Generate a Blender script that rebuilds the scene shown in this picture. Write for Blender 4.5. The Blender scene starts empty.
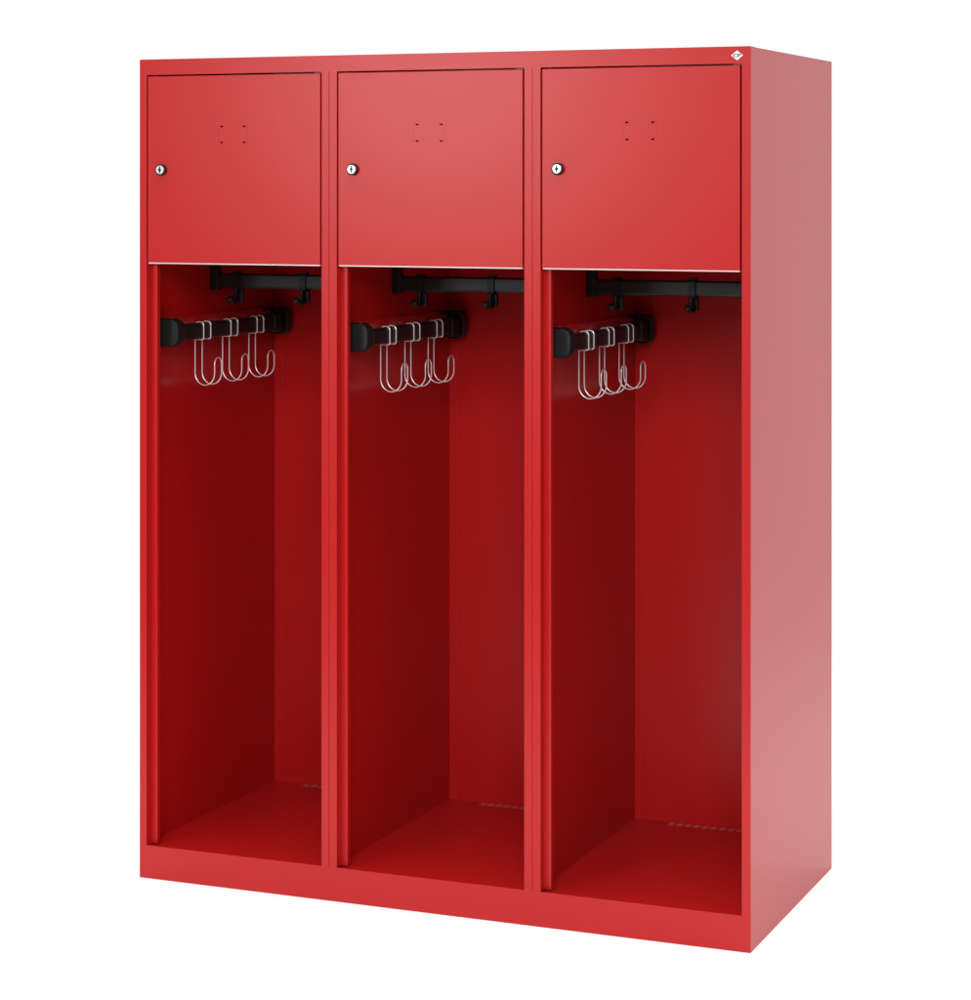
import bpy, bmesh, math
from mathutils import Vector, Matrix

C = bpy.context.scene.collection
S = bpy.context.scene

# ------------------------------------------------------------------ camera
W, D, H = 1.4306, 0.6667, 1.85           # locker width, depth, height
cam_d = bpy.data.cameras.new('camera')
cam = bpy.data.objects.new('camera', cam_d)
C.objects.link(cam)
S.camera = cam
cam_d.sensor_fit = 'HORIZONTAL'
cam_d.sensor_width = 36
cam_d.lens = 90.06
cam_d.shift_y = -0.3254
cam_d.clip_start = 0.05
cam_d.clip_end = 500
cam.location = (2.81314, -4.78564, 1.56813)
cam.rotation_euler = (math.radians(90), 0, math.radians(22.3417))

# ------------------------------------------------------------------ world: white studio surround, a little brighter behind the locker
world = bpy.data.worlds.new('World')
S.world = world
world.use_nodes = True
wn = world.node_tree.nodes
wl = world.node_tree.links
bg = wn['Background']
tc = wn.new('ShaderNodeTexCoord')
sp = wn.new('ShaderNodeSeparateXYZ')
mr = wn.new('ShaderNodeMapRange')
mr.interpolation_type = 'SMOOTHSTEP'
mr.inputs['From Min'].default_value = -0.8
mr.inputs['From Max'].default_value = 1.0
mr.inputs['To Min'].default_value = 0.22
mr.inputs['To Max'].default_value = 1.10
wl.new(tc.outputs['Generated'], sp.inputs[0])
wl.new(sp.outputs['Y'], mr.inputs['Value'])
wl.new(mr.outputs[0], bg.inputs['Strength'])
bg.inputs['Color'].default_value = (1, 1, 1, 1)


def area(name, loc, target, sx, sy, power, col=(1, 1, 1)):
    d = bpy.data.lights.new(name, 'AREA')
    d.shape = 'RECTANGLE'
    d.size, d.size_y = sx, sy
    d.energy = power
    d.color = col
    o = bpy.data.objects.new(name, d)
    C.objects.link(o)
    o.location = loc
    o.rotation_euler = (Vector(target) - Vector(loc)).to_track_quat('-Z', 'Y').to_euler()
    return o


# softbox to the front left, seen mirrored in the doors as a broad highlight
area('door_softbox', (-1.25, -4.7, 2.1), (0.75, 0, 1.6), 0.9, 1.0, 56)
# large frontal key above and in front of the locker: lights the fronts and reaches into the bays
area('key_softbox', (2.6, -5.6, 3.5), (0.8, 0.2, 0.7), 2.2, 2.2, 268)
# added, unseen overhead lamp that keeps the white floor overexposed all round
area('overhead_fill', (1.0, -0.2, 6.2), (1.0, -0.2, 0), 7, 5, 432)

S.view_settings.view_transform = 'Standard'
S.view_settings.look = 'None'
S.view_settings.exposure = 0
S.view_settings.gamma = 1


# ------------------------------------------------------------------ materials
def mat(name, col, rough=0.5, metal=0.0, spec=0.5, bump=0.0, bscale=900, tint=0.0):
    m = bpy.data.materials.new(name)
    m.use_nodes = True
    n, l = m.node_tree.nodes, m.node_tree.links
    p = n['Principled BSDF']
    p.inputs['Roughness'].default_value = rough
    p.inputs['Metallic'].default_value = metal
    p.inputs['Specular IOR Level'].default_value = spec
    co = n.new('ShaderNodeTexCoord')
    nz = n.new('ShaderNodeTexNoise')
    nz.inputs['Scale'].default_value = 5.0
    nz.inputs['Detail'].default_value = 3
    l.new(co.outputs['Object'], nz.inputs['Vector'])
    mx = n.new('ShaderNodeMix')
    mx.data_type = 'RGBA'
    mx.inputs[6].default_value = (*[c * (1 - tint) for c in col], 1)
    mx.inputs[7].default_value = (*[min(1, c * (1 + tint)) for c in col], 1)
    l.new(nz.outputs['Fac'], mx.inputs[0])
    l.new(mx.outputs[2], p.inputs['Base Color'])
    if bump:
        b = n.new('ShaderNodeBump')
        b.inputs['Strength'].default_value = bump
        b.inputs['Distance'].default_value = 0.0004
        z = n.new('ShaderNodeTexNoise')
        z.inputs['Scale'].default_value = bscale
        z.inputs['Detail'].default_value = 2
        l.new(co.outputs['Object'], z.inputs['Vector'])
        l.new(z.outputs['Fac'], b.inputs['Height'])
        l.new(b.outputs['Normal'], p.inputs['Normal'])
    return m


RED = mat('red_powder_coat', (0.402, 0.0056, 0.0062), rough=0.325, spec=0.37, bump=0.10, tint=0.012)
BLACK = mat('black_plastic', (0.008, 0.0085, 0.009), rough=0.45, spec=0.3, bump=0.12, bscale=1500)
GREYBLK = mat('black_rail_coating', (0.008, 0.009, 0.010), rough=0.42, spec=0.4)
WIRE = mat('bright_wire', (0.90, 0.88, 0.87), rough=0.32, metal=0.7)
EDGE_GLINT = mat('painted_edge_glint', (0.60, 0.50, 0.48), rough=0.36, metal=0.2)  # pale tone paints the light caught by the doors' lower edges
STEEL = mat('polished_lock_steel', (0.74, 0.74, 0.74), rough=0.25, metal=0.5)
HINGE = mat('grey_hinge_steel', (0.05, 0.06, 0.055), rough=0.5, metal=0.3)
VENT = mat('vent_painted_light', (0.44, 0.07, 0.07), rough=0.4)  # paler red stands in for light showing at the vent slots
WHITE = mat('white_badge_enamel', (0.74, 0.74, 0.73), rough=0.35)
INK = mat('grey_badge_ink', (0.03, 0.045, 0.045), rough=0.5)
FLOOR = mat('white_studio_floor', (0.97, 0.97, 0.97), rough=0.9, spec=0.2)


# ------------------------------------------------------------------ helpers
def link(name, bm, m, parent=None, smooth=False):
    me = bpy.data.meshes.new(name)
    bmesh.ops.recalc_face_normals(bm, faces=bm.faces[:])
    bm.to_mesh(me)
    bm.free()
    for p in me.polygons:
        p.use_smooth = smooth
    ms = m if isinstance(m, (list, tuple)) else [m]
    for q in ms:
        me.materials.append(q)
    o = bpy.data.objects.new(name, me)
    C.objects.link(o)
    if parent is not None:
        o.parent = parent
    if smooth:
        md = o.modifiers.new('shade', 'WEIGHTED_NORMAL')
        md.keep_sharp = True
    return o


def add_box(bm, x0, x1, y0, y1, z0, z1, bev=0.0, seg=2, mi=0):
    r = bmesh.ops.create_cube(bm, size=1)
    vs = r['verts']
    for v in vs:
        v.co = Vector((x0 + (v.co.x + .5) * (x1 - x0), y0 + (v.co.y + .5) * (y1 - y0), z0 + (v.co.z + .5) * (z1 - z0)))
    fs = set(f for v in vs for f in v.link_faces)
    for f in fs:
        f.material_index = mi
    if bev:
        es = list(set(e for v in vs for e in v.link_edges))
        bmesh.ops.bevel(bm, geom=es, offset=bev, segments=seg, profile=0.5, affect='EDGES')


def box(name, x0, x1, y0, y1, z0, z1, m, parent, bev=0.0, seg=2):
    bm = bmesh.new()
    add_box(bm, x0, x1, y0, y1, z0, z1, bev, seg)
    return link(name, bm, m, parent)


def add_prism(bm, pts, z0, z1, axis='z'):
    """extrude a closed outline; axis z: pts are (x,y); axis y: pts are (x,z)"""
    def P(a, b, c):
        return Vector((a, b, c)) if axis == 'z' else (Vector((a, c, b)) if axis == 'y' else Vector((c, a, b)))
    lo = [bm.verts.new(P(a, b, z0)) for a, b in pts]
    hi = [bm.verts.new(P(a, b, z1)) for a, b in pts]
    n = len(pts)
    bm.faces.new(lo[::-1])
    bm.faces.new(hi)
    for i in range(n):
        bm.faces.new((lo[i], lo[(i + 1) % n], hi[(i + 1) % n], hi[i]))


def rrect(x0, x1, z0, z1, r, n=6):
    pts = []
    for cx, cz, a0 in ((x1 - r, z1 - r, 0), (x0 + r, z1 - r, 90), (x0 + r, z0 + r, 180), (x1 - r, z0 + r, 270)):
        for k in range(n + 1):
            a = math.radians(a0 + 90 * k / n)
            pts.append((cx + r * math.cos(a), cz + r * math.sin(a)))
    return pts


def half_round(x0, x1, z0, z1, r, n=6):
    """outline with rounded corners on the right only"""
    pts = []
    for cz, a0 in ((z1 - r, 0), (None, 0), (z0 + r, 270)):
        if cz is None:
            pts += [(x0, z1), (x0, z0)]
            continue
        for k in range(n + 1):
            a = math.radians(a0 + 90 * k / n)
            pts.append((x1 - r + r * math.cos(a), cz + r * math.sin(a)))
    return pts


def add_loft(bm, rings, cap=True):
    """rings: lists of Vectors of the same length"""
    vr = [[bm.verts.new(p) for p in r] for r in rings]
    n = len(vr[0])
    for a, b in zip(vr[:-1], vr[1:]):
        for i in range(n):
            bm.faces.new((a[i], a[(i + 1) % n], b[(i + 1) % n], b[i]))
    if cap:
        bm.faces.new(vr[0][::-1])
        bm.faces.new(vr[-1])


def add_tube(bm, path, r, n=10, closed=False, rx=None):
    """round tube along a list of Vectors with parallel transport"""
    path = [Vector(p) for p in path]
    N = len(path)
    tang = []
    for i in range(N):
        if closed:
            t = path[(i + 1) % N] - path[i - 1]
        else:
            t = path[min(i + 1, N - 1)] - path[max(i - 1, 0)]
        tang.append(t.normalized())
    ref = Vector((0, 1, 0)) if abs(tang[0].y) < 0.9 else Vector((1, 0, 0))
    u = (ref - tang[0] * ref.dot(tang[0])).normalized()
    rings = []
    for i in range(N):
        t = tang[i]
        u = (u - t * u.dot(t)).normalized()
        v = t.cross(u)
        ri = r[i] if isinstance(r, (list, tuple)) else r
        rings.append([path[i] + (u * math.cos(2 * math.pi * k / n) + v * math.sin(2 * math.pi * k / n)) * ri for k in range(n)])
    if closed:
        rings.append(rings[0])
        vr = [[bm.verts.new(p) for p in q] for q in rings[:-1]]
        vr.append(vr[0])
        for a, b in zip(vr[:-1], vr[1:]):
            for i in range(n):
                bm.faces.new((a[i], a[(i + 1) % n], b[(i + 1) % n], b[i]))
    else:
        add_loft(bm, rings)


def add_cyl(bm, c, r, y0, y1, n=40, mi=0, bev=0.0):
    """cylinder along y, with an optional bevelled front rim"""
    def ring(rr, y):
        return [Vector((c[0] + rr * math.cos(2 * math.pi * k / n), y, c[1] + rr * math.sin(2 * math.pi * k / n))) for k in range(n)]
    rings = [ring(r - bev, y0), ring(r - bev * .3, y0 + bev * .3), ring(r, y0 + bev), ring(r, y1)] if bev else [ring(r, y0), ring(r, y1)]
    before = set(bm.faces)
    add_loft(bm, rings)
    for f in set(bm.faces) - before:
        f.material_index = mi


def empty(name, loc, label, cat, group=None):
    o = bpy.data.objects.new(name, None)
    C.objects.link(o)
    o.location = loc
    o['label'] = label
    o['category'] = cat
    if group:
        o['group'] = group
    return o


# ------------------------------------------------------------------ setting
bm = bmesh.new()
bmesh.ops.create_circle(bm, cap_ends=True, segments=96, radius=3.3)
for v in bm.verts:
    v.co = Vector((v.co.x + .7, v.co.y + 1.3, -0.0005))
fl = link('floor', bm, FLOOR)
fl['kind'] = 'structure'

# ------------------------------------------------------------------ locker
P = 0.477                       # pitch of the compartments
OL, OR = 0.018, 0.4575          # left / right edge of an opening within its compartment
Z0, Z1 = 0.0738, 1.8145         # bottom / top of the openings
ZF = 0.070                      # floor panel surface
WL, WR = 0.004, 0.4715          # inner wall faces within a compartment
YB = 0.657                      # back wall face
ZS = 1.396                      # underside of the shelf
L = empty('equipment_locker', (0, 0, 0),
          'tall red steel fire brigade locker with three open bays under three small lockable doors', 'locker')

# front frame -----------------------------------------------------------
e = 0.0012


def arc(cx, cy, r, a0, a1, n=4):
    return [(cx + r * math.cos(math.radians(a0 + (a1 - a0) * k / n)), cy + r * math.sin(math.radians(a0 + (a1 - a0) * k / n))) for k in range(n + 1)]


LIP = 0.0155
Y1, Y2 = 0.022, 0.035


def half(xo, s):
    """folded edge of a stile next to the opening at xo; s=+1 when the opening lies to the right (door stop lip)"""
    if s < 0:
        return [(xo + e, 0.0), (xo + e * .3, e * .3), (xo, e), (xo, Y2), (xo + .004, Y2)]
    return [(xo - s * e, 0.0), (xo - s * e * .3, e * .3), (xo, e), (xo, Y1), (xo + s * (LIP - e), Y1), (xo + s * (LIP - e * .3), Y1 + e * .3),
            (xo + s * LIP, Y1 + e), (xo + s * LIP, Y2), (xo + s * .004, Y2)]


bm = bmesh.new()
add_prism(bm, arc(e, e, e, 180, 270) + half(OL, 1) + [(0.0, Y2)], Z0, Z1)
link('stile', bm, RED, L)
for i in (0, 1):
    a, b = i * P + OR, (i + 1) * P + OL
    m_ = (a + b) / 2
    g = 0.0004
    bm = bmesh.new()
    pts = half(a, -1)[::-1] + [(m_ - g - .0004, 0), (m_ - g, .0006), (m_ - g, .0014), (m_ + g, .0014), (m_ + g, .0006), (m_ + g + .0004, 0)] + half(b, 1)
    add_prism(bm, pts, Z0, Z1)
    link('stile', bm, RED, L)
bm = bmesh.new()
xo = 2 * P + OR
add_prism(bm, half(xo, -1)[::-1] + arc(W - e, e, e, 270, 360) + [(W, Y2)], Z0, Z1)
link('stile', bm, RED, L)

# kick plate and top rail: rounded outer edges
bm = bmesh.new()
add_prism(bm, arc(e, e, e, 180, 270) + arc(W - e, e, e, 270, 360) + [(W, Y2), (0, Y2)], 0.0, ZF - 0.001)
add_prism(bm, arc(e, e, e, 180, 270) + arc(W - e, e, e, 270, 360) + [(W, .004), (0, .004)], ZF - 0.001, Z0)
add_box(bm, 0, OL, .004, Y2, ZF - .001, Z0)
add_box(bm, 2 * P + OR, W, .004, Y2, ZF - .001, Z0)
link('kick_plate', bm, RED, L)
bm = bmesh.new()
add_prism(bm, arc(e, e, e, 180, 270) + arc(W - e, e, e, 270, 360) + [(W, Y2), (0, Y2)], Z1, H - e)
add_prism(bm, [(e, e), (W - e, e), (W - e, Y2), (e, Y2)], H - e, H)
link('top_rail', bm, RED, L)

# carcass ---------------------------------------------------------------
box('side_panel', 0, WL, Y2, D, 0, H - .004, RED, L)
bm = bmesh.new()
add_box(bm, W - .004, W, Y2, D, 0, H - .0012)
link('side_panel', bm, RED, L)
box('top_panel', .0012, W - .0041, Y2, D - .001, H - .0038, H - .0002, RED, L)
box('back_panel', WL, W - .004, YB, D, 0.001, H - .0042, RED, L)
for i in (0, 1):
    box('partition', i * P + WR, (i + 1) * P + WL, Y2, YB, ZF, H - .0042, RED, L)
for i in range(3):
    xr = i * P + WR if i < 2 else W - .004
    # folded flange of the back sheet in each corner
    bm = bmesh.new()
    add_box(bm, i * P + WL, i * P + WL + .024, YB - .0025, YB, ZF, ZS, .0008)
    link('back_flange', bm, RED, L)
    box('shelf', i * P + WL, xr, Y2, YB, ZS, ZS + .022, RED, L)

    # floor panel with a row of raised air louvres along the back
    bm = bmesh.new()
    add_box(bm, i * P + WL, xr, Y2, YB, ZF - .012, ZF)
    add_box(bm, i * P + OL + .0002, i * P + OR - .0002, .0042, Y2, ZF - .0008, ZF)
    bp = link('bottom_panel', bm, RED, L)
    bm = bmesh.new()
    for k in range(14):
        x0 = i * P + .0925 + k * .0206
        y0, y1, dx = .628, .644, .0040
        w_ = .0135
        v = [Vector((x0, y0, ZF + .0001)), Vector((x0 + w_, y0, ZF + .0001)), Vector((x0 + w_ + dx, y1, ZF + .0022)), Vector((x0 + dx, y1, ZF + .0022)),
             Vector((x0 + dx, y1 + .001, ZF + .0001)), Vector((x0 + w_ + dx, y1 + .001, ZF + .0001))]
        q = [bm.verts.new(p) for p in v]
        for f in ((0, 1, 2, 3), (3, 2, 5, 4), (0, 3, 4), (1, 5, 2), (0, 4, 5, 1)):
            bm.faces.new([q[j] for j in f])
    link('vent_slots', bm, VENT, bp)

# doors -----------------------------------------------------------------
DX0, DX1, DZ0, DZ1 = 0.0212, 0.4541, 1.3912, 1.8112
for i in range(3):
    ox = i * P
    bm = bmesh.new()
    add_box(bm, ox + DX0, ox + DX1, 0.0004, 0.0190, DZ0, DZ1, .0009, 2)
    door = link('door', bm, RED, L)
    # punched slots for a label card and the pressed outline between them
    cb = bmesh.new()
    for hx in (.2100, .2665):
        for hz in (1.6965, 1.6610):
            add_prism(cb, [(ox + hx + .0041 * math.cos(t * math.pi / 8), hz + .0019 * math.sin(t * math.pi / 8)) for t in range(16)], -.01, .012, 'y')
    for gx, gw in ((.2012, .0010), (.2750, .0009)):
        add_box(cb, ox + gx, ox + gx + gw, -.004, .0008, 1.6590, 1.6990)
    add_box(cb, ox + .2030, ox + .2745, -.004, .00058, 1.6995, 1.7000)
    cut = link('cutter', cb, RED)
    md = door.modifiers.new('b', 'BOOLEAN')
    md.object = cut
    md.operation = 'DIFFERENCE'
    md.solver = 'EXACT'
    dg = bpy.context.evaluated_depsgraph_get()
    dg.update()
    nm = bpy.data.meshes.new_from_object(door.evaluated_get(dg))
    door.modifiers.clear()
    old = door.data
    door.data = nm
    nm.name = 'door'
    bpy.data.meshes.remove(old)
    cm = cut.data
    bpy.data.objects.remove(cut)
    bpy.data.meshes.remove(cm)
    # pale strip, its colour standing in for light on the folded lower edge
    box('edge_highlight', ox + DX0 + .0020, ox + DX1 - .0004, 0.0000, 0.0185, 1.3884, DZ0 - .0001, EDGE_GLINT, door, .0005, 1)
    # hinge leaf showing in the gap at the upper right corner
    box('hinge', ox + .4390, ox + OR - .0006, 0.0022, 0.0200, DZ1 + .0004, Z1 - .0003, HINGE, door)
    # lock: black collar, bright cylinder face with a keyhole
    c = (ox + .0580, 1.6003)
    bm = bmesh.new()
    add_cyl(bm, c, .0126, -.0088, .0010, bev=.0014)
    link('lock_collar', bm, BLACK, door)
    bm = bmesh.new()
    add_cyl(bm, c, .0096, -.0106, -.0085, bev=.0007)
    link('lock_face', bm, STEEL, door)
    kb = bmesh.new()
    add_prism(kb, [(c[0] + .0040 * math.cos(t * math.pi / 10), c[1] + .0034 * math.sin(t * math.pi / 10)) for t in range(20)], -.01090, -.0104, 'y')
    add_box(kb, c[0] - .0015, c[0] + .0015, -.01100, -.0104, c[1] - .0076, c[1] + .0076)
    link('keyhole', kb, BLACK, door)

# badge -----------------------------------------------------------------
bx, bz = 1.4022, 1.8312
bm = bmesh.new()
add_prism(bm, [(bx - .0126, bz), (bx, bz - .0098), (bx + .0126, bz), (bx, bz + .0098)], -.0009, .0002, 'y')
badge = link('badge', bm, WHITE, L)
badge['label'] = 'small white diamond badge with the grey letters CP'


def letter(txt, x, z, size, parent):
    cu = bpy.data.curves.new('badge_lettering', 'FONT')
    cu.body = txt
    cu.size = size
    cu.align_x = 'CENTER'
    cu.align_y = 'CENTER'
    cu.extrude = .0001
    cu.offset = .0003
    cu.space_character = 0.86
    t = bpy.data.objects.new('tmp', cu)
    C.objects.link(t)
    dg = bpy.context.evaluated_depsgraph_get()
    dg.update()
    me = bpy.data.meshes.new_from_object(t.evaluated_get(dg))
    bpy.data.objects.remove(t)
    bpy.data.curves.remove(cu)
    me.name = 'badge_lettering'
    xs = [v.co.x for v in me.vertices]
    zs = [v.co.y for v in me.vertices]
    mx_, mz_ = (min(xs) + max(xs)) / 2, (min(zs) + max(zs)) / 2
    for v in me.vertices:
        v.co = Vector((x + (v.co.x - mx_) * 1.6, -.00105 - v.co.z, z + (v.co.y - mz_)))
    me.materials.clear()
    me.materials.append(INK)
    o = bpy.data.objects.new('badge_lettering', me)
    C.objects.link(o)
    o.parent = parent
    return o


letter('CP', bx, bz, .0094, badge)

# rails inside each bay --------------------------------------------------
RY, RZ0, RZ1 = 0.331, 1.3205, 1.3560
BX0, BX1, BZ0, BZ1 = 0.0315, 0.0508, 1.2072, 1.2450
for i in range(3):
    ox = i * P
    xr = ox + WR if i < 2 else W - .004
    # cross rail under the shelf
    bm = bmesh.new()
    add_prism(bm, [(RY + (a), b) for a, b in rrect(-.0075, .0075, RZ0, RZ1, .0065)], ox + .020, xr, 'x')
    rail = link('clothes_rail', bm, GREYBLK, L, smooth=False)
    bm = bmesh.new()
    add_box(bm, ox + WL, ox + .0235, RY - .0125, RY + .0125, 1.3160, ZS, .002)
    add_box(bm, ox + .0215, ox + .0262, RY - .0105, RY + .0105, 1.3165, 1.3600, .0015)
    link('rail_bracket', bm, BLACK, rail)
    bm = bmesh.new()
    add_box(bm, xr - .0195, xr, RY - .0125, RY + .0125, 1.3160, ZS, .002)
    link('rail_bracket', bm, BLACK, rail)

    # front-to-back rail along the left wall
    bm = bmesh.new()
    add_prism(bm, [(ox + a, b) for a, b in rrect(BX0, BX1, BZ0, BZ1, .0075)], .095, .600, 'y')
    bar = link('side_rail', bm, BLACK, L)
    box('mounting_strip', ox + WL, ox + .0200, .118, .606, 1.2110, 1.2615, RED, bar, .0015)
    # front end cap, broad face tapering back to the rail
    bm = bmesh.new()
    rings = []
    for y, x1, z0, z1, r in ((.0660, .0585, 1.2000, 1.2580, .019), (.0672, .0600, 1.1985, 1.2596, .021), (.0700, .0612, 1.1972, 1.2610, .022), (.0780, .0636, 1.1962, 1.2622, .023),
                             (.0860, .0646, 1.1965, 1.2618, .022), (.0930, .0632, 1.1980, 1.2596, .020), (.1010, .0598, 1.2010, 1.2560, .017), (.1110, .0555, 1.2040, 1.2500, .013), (.1200, .0525, 1.2055, 1.2465, .009)):
        rings.append([Vector((ox + a, y, b)) for a, b in half_round(WL, x1, z0, z1, r)])
    add_loft(bm, rings)
    link('end_cap', bm, BLACK, bar, smooth=True)
    # rear housing: socket block and a wide rounded flange
    bm = bmesh.new()
    rings = []
    for y, x1, z0, z1, r in ((.5600, .0535, 1.2045, 1.2475, .010), (.5640, .0550, 1.2020, 1.2490, .012), (.6150, .0575, 1.1990, 1.2530, .013)):
        rings.append([Vector((ox + a, y, b)) for a, b in rrect(.0220, x1, z0, z1, r)])
    add_loft(bm, rings)
    rings = []
    for y, x1, z0, z1, r in ((.6120, .0600, 1.1975, 1.2580, .017), (.6140, .0620, 1.1950, 1.2605, .019), (.6400, .0615, 1.1945, 1.2610, .020), (.6568, .0540, 1.1975, 1.2580, .018)):
        rings.append([Vector((ox + a, y, b)) for a, b in rrect(.0045, x1, z0, z1, r)])
    add_loft(bm, rings)
    # raised rim around the flange
    rim = [Vector((ox + a, .6118, b)) for a, b in rrect(.0090, .0612, 1.1962, 1.2592, .017)]
    add_tube(bm, rim, .0016, 6, closed=True)
    # arm of the housing along the wall
    add_box(bm, ox + .0045, ox + .0240, .560, .620, 1.2560, 1.2625, .0015)
    link('rear_housing', bm, BLACK, bar, smooth=True)


# wire hooks -------------------------------------------------------------
def wire_path(y, g):
    """double-wire J hook made from one bent wire; local x,z; y = first wire, g = gap"""
    r = .00155
    tx0, tx1 = .0295, .0812
    lx = .0508 + r
    lt, lb = BZ1 + r, BZ0 - r - .0002

    def side(yy):
        p = []
        # tail behind the rail, over the top, down the outer face
        p += [(BX0 - r, yy, BZ1 - .012), (BX0 - r, yy, BZ1 - .008)]
        for k in range(1, 7):
            a = math.radians(180 - 90 * k / 6)
            p.append((BX0 - r + .009 + .009 * math.cos(a), yy, lt - .009 + .009 * math.sin(a)))
        for k in range(0, 7):
            a = math.radians(90 - 90 * k / 6)
            p.append((lx - .009 + .009 * math.cos(a), yy, lt - .009 + .009 * math.sin(a)))
        for k in range(0, 6):
            a = math.radians(0 - 90 * k / 5)
            p.append((lx - .005 + .005 * math.cos(a), yy, lb + .005 + .005 * math.sin(a)))
        # back under the rail and down the shank
        for k in range(0, 5):
            a = math.radians(90 + 90 * k / 4)
            p.append((tx0 + .002 + .002 * math.cos(a), yy, lb - .002 + .002 * math.sin(a)))
        R = (tx1 - tx0) / 2
        cz = 1.0995 + R * 1.08
        p.append((tx0, yy, (lb + cz) / 2))
        for k in range(0, 17):
            a = math.radians(180 + 180 * k / 16)
            p.append((tx0 + R + R * math.cos(a), yy, cz + R * 1.08 * math.sin(a)))
        return p
    a = side(y)
    b = side(y + g)
    tip = []
    for k in range(0, 13):
        t = math.radians(180 - 180 * k / 12)
        tip.append((tx1, y + g / 2 + g / 2 * math.cos(t), 1.1480 + g / 2 * .9 * math.sin(t)))
    return a + tip + b[::-1], r


HG, HS = 0.0338, 0.1335
H0 = 0.2035
path, wr = wire_path(0, HG)
bm = bmesh.new()
add_tube(bm, [(p[0], p[1], p[2] - 1.205) for p in path], wr, 10)
hook0 = link('wire_hook', bm, WIRE, None, smooth=True)
bay = ('left', 'middle', 'right')
pos = ('front', 'middle', 'rear')
first = True
for i in range(3):
    for k in range(3):
        o = hook0 if first else hook0.copy()
        if not first:
            C.objects.link(o)
        first = False
        o.location = (i * P, H0 + k * HS, 1.205)
        o['label'] = {0: 'double-wire hook nearest the rounded front end cap on the %s bay side rail',
                      1: 'middle of three double-wire hooks on the %s bay side rail',
                      2: 'double-wire hook nearest the back wall on the %s bay side rail'}[k] % bay[i]
        o['category'] = 'hook'
        o['group'] = 'double-wire J hooks on the black side rails'

# sliding coat hooks on the cross rails ------------------------------------
bm = bmesh.new()
ring = [Vector((0, a, b - RZ1)) for a, b in rrect(-.0116, .0116, RZ0 - .0036, RZ1 + .0034, .0088)]
n_ = len(ring)
# flat band round the rail
inner = [Vector((0, a, b - RZ1)) for a, b in rrect(-.0077, .0077, RZ0 - .0001, RZ1 + .0002, .0066)]
hw = .0080
vo = [[bm.verts.new(p + Vector((s * hw, 0, 0))) for p in q] for s in (-1, 1) for q in (ring, inner)]
for k in range(n_):
    j = (k + 1) % n_
    for A_, B_ in ((0, 1), (1, 3), (3, 2), (2, 0)):
        bm.faces.new((vo[A_][k], vo[A_][j], vo[B_][j], vo[B_][k]))
add_box(bm, -.0100, .0100, -.0095, .0095, .0022, .0058, .0016)
# body below the rail, then the J reaching forward with a thick rounded end
zb = RZ0 - RZ1
add_box(bm, -.0040, .0110, .0000, .0130, zb - .0330, zb - .0015, .003)
pts = []
for k in range(0, 15):
    a = math.radians(15 - 185 * k / 14)
    pts.append((0.0015, -.0200 + .0275 * math.cos(a), zb - .0165 + .0150 * math.sin(a)))
rad = [.0075, .0078, .0078, .0076, .0072, .0068, .0064, .0060, .0056, .0056, .0060, .0068, .0080, .0084, .0060]
add_tube(bm, pts, rad, 12)
add_tube(bm, [(-.0010, -.0080, zb + .001), (-.0020, -.0100, zb - .012), (.0005, -.0160, zb - .0290)], [.0046, .0050, .0050], 10)
bm2 = bm
coat0 = link('coat_hook', bm2, BLACK, None, smooth=False)
first = True
for i in range(3):
    for k, hx in enumerate((.0745, .2500)):
        o = coat0 if first else coat0.copy()
        if not first:
            C.objects.link(o)
        first = False
        o.location = (i * P + hx, RY, RZ1)
        o['label'] = ('black coat hook beside the bracket on the %s bay cross rail',
                      'black coat hook farther from the bracket on the %s bay cross rail')[k] % bay[i]
        o['category'] = 'hook'
        o['group'] = 'small black coat hooks on the cross rails'
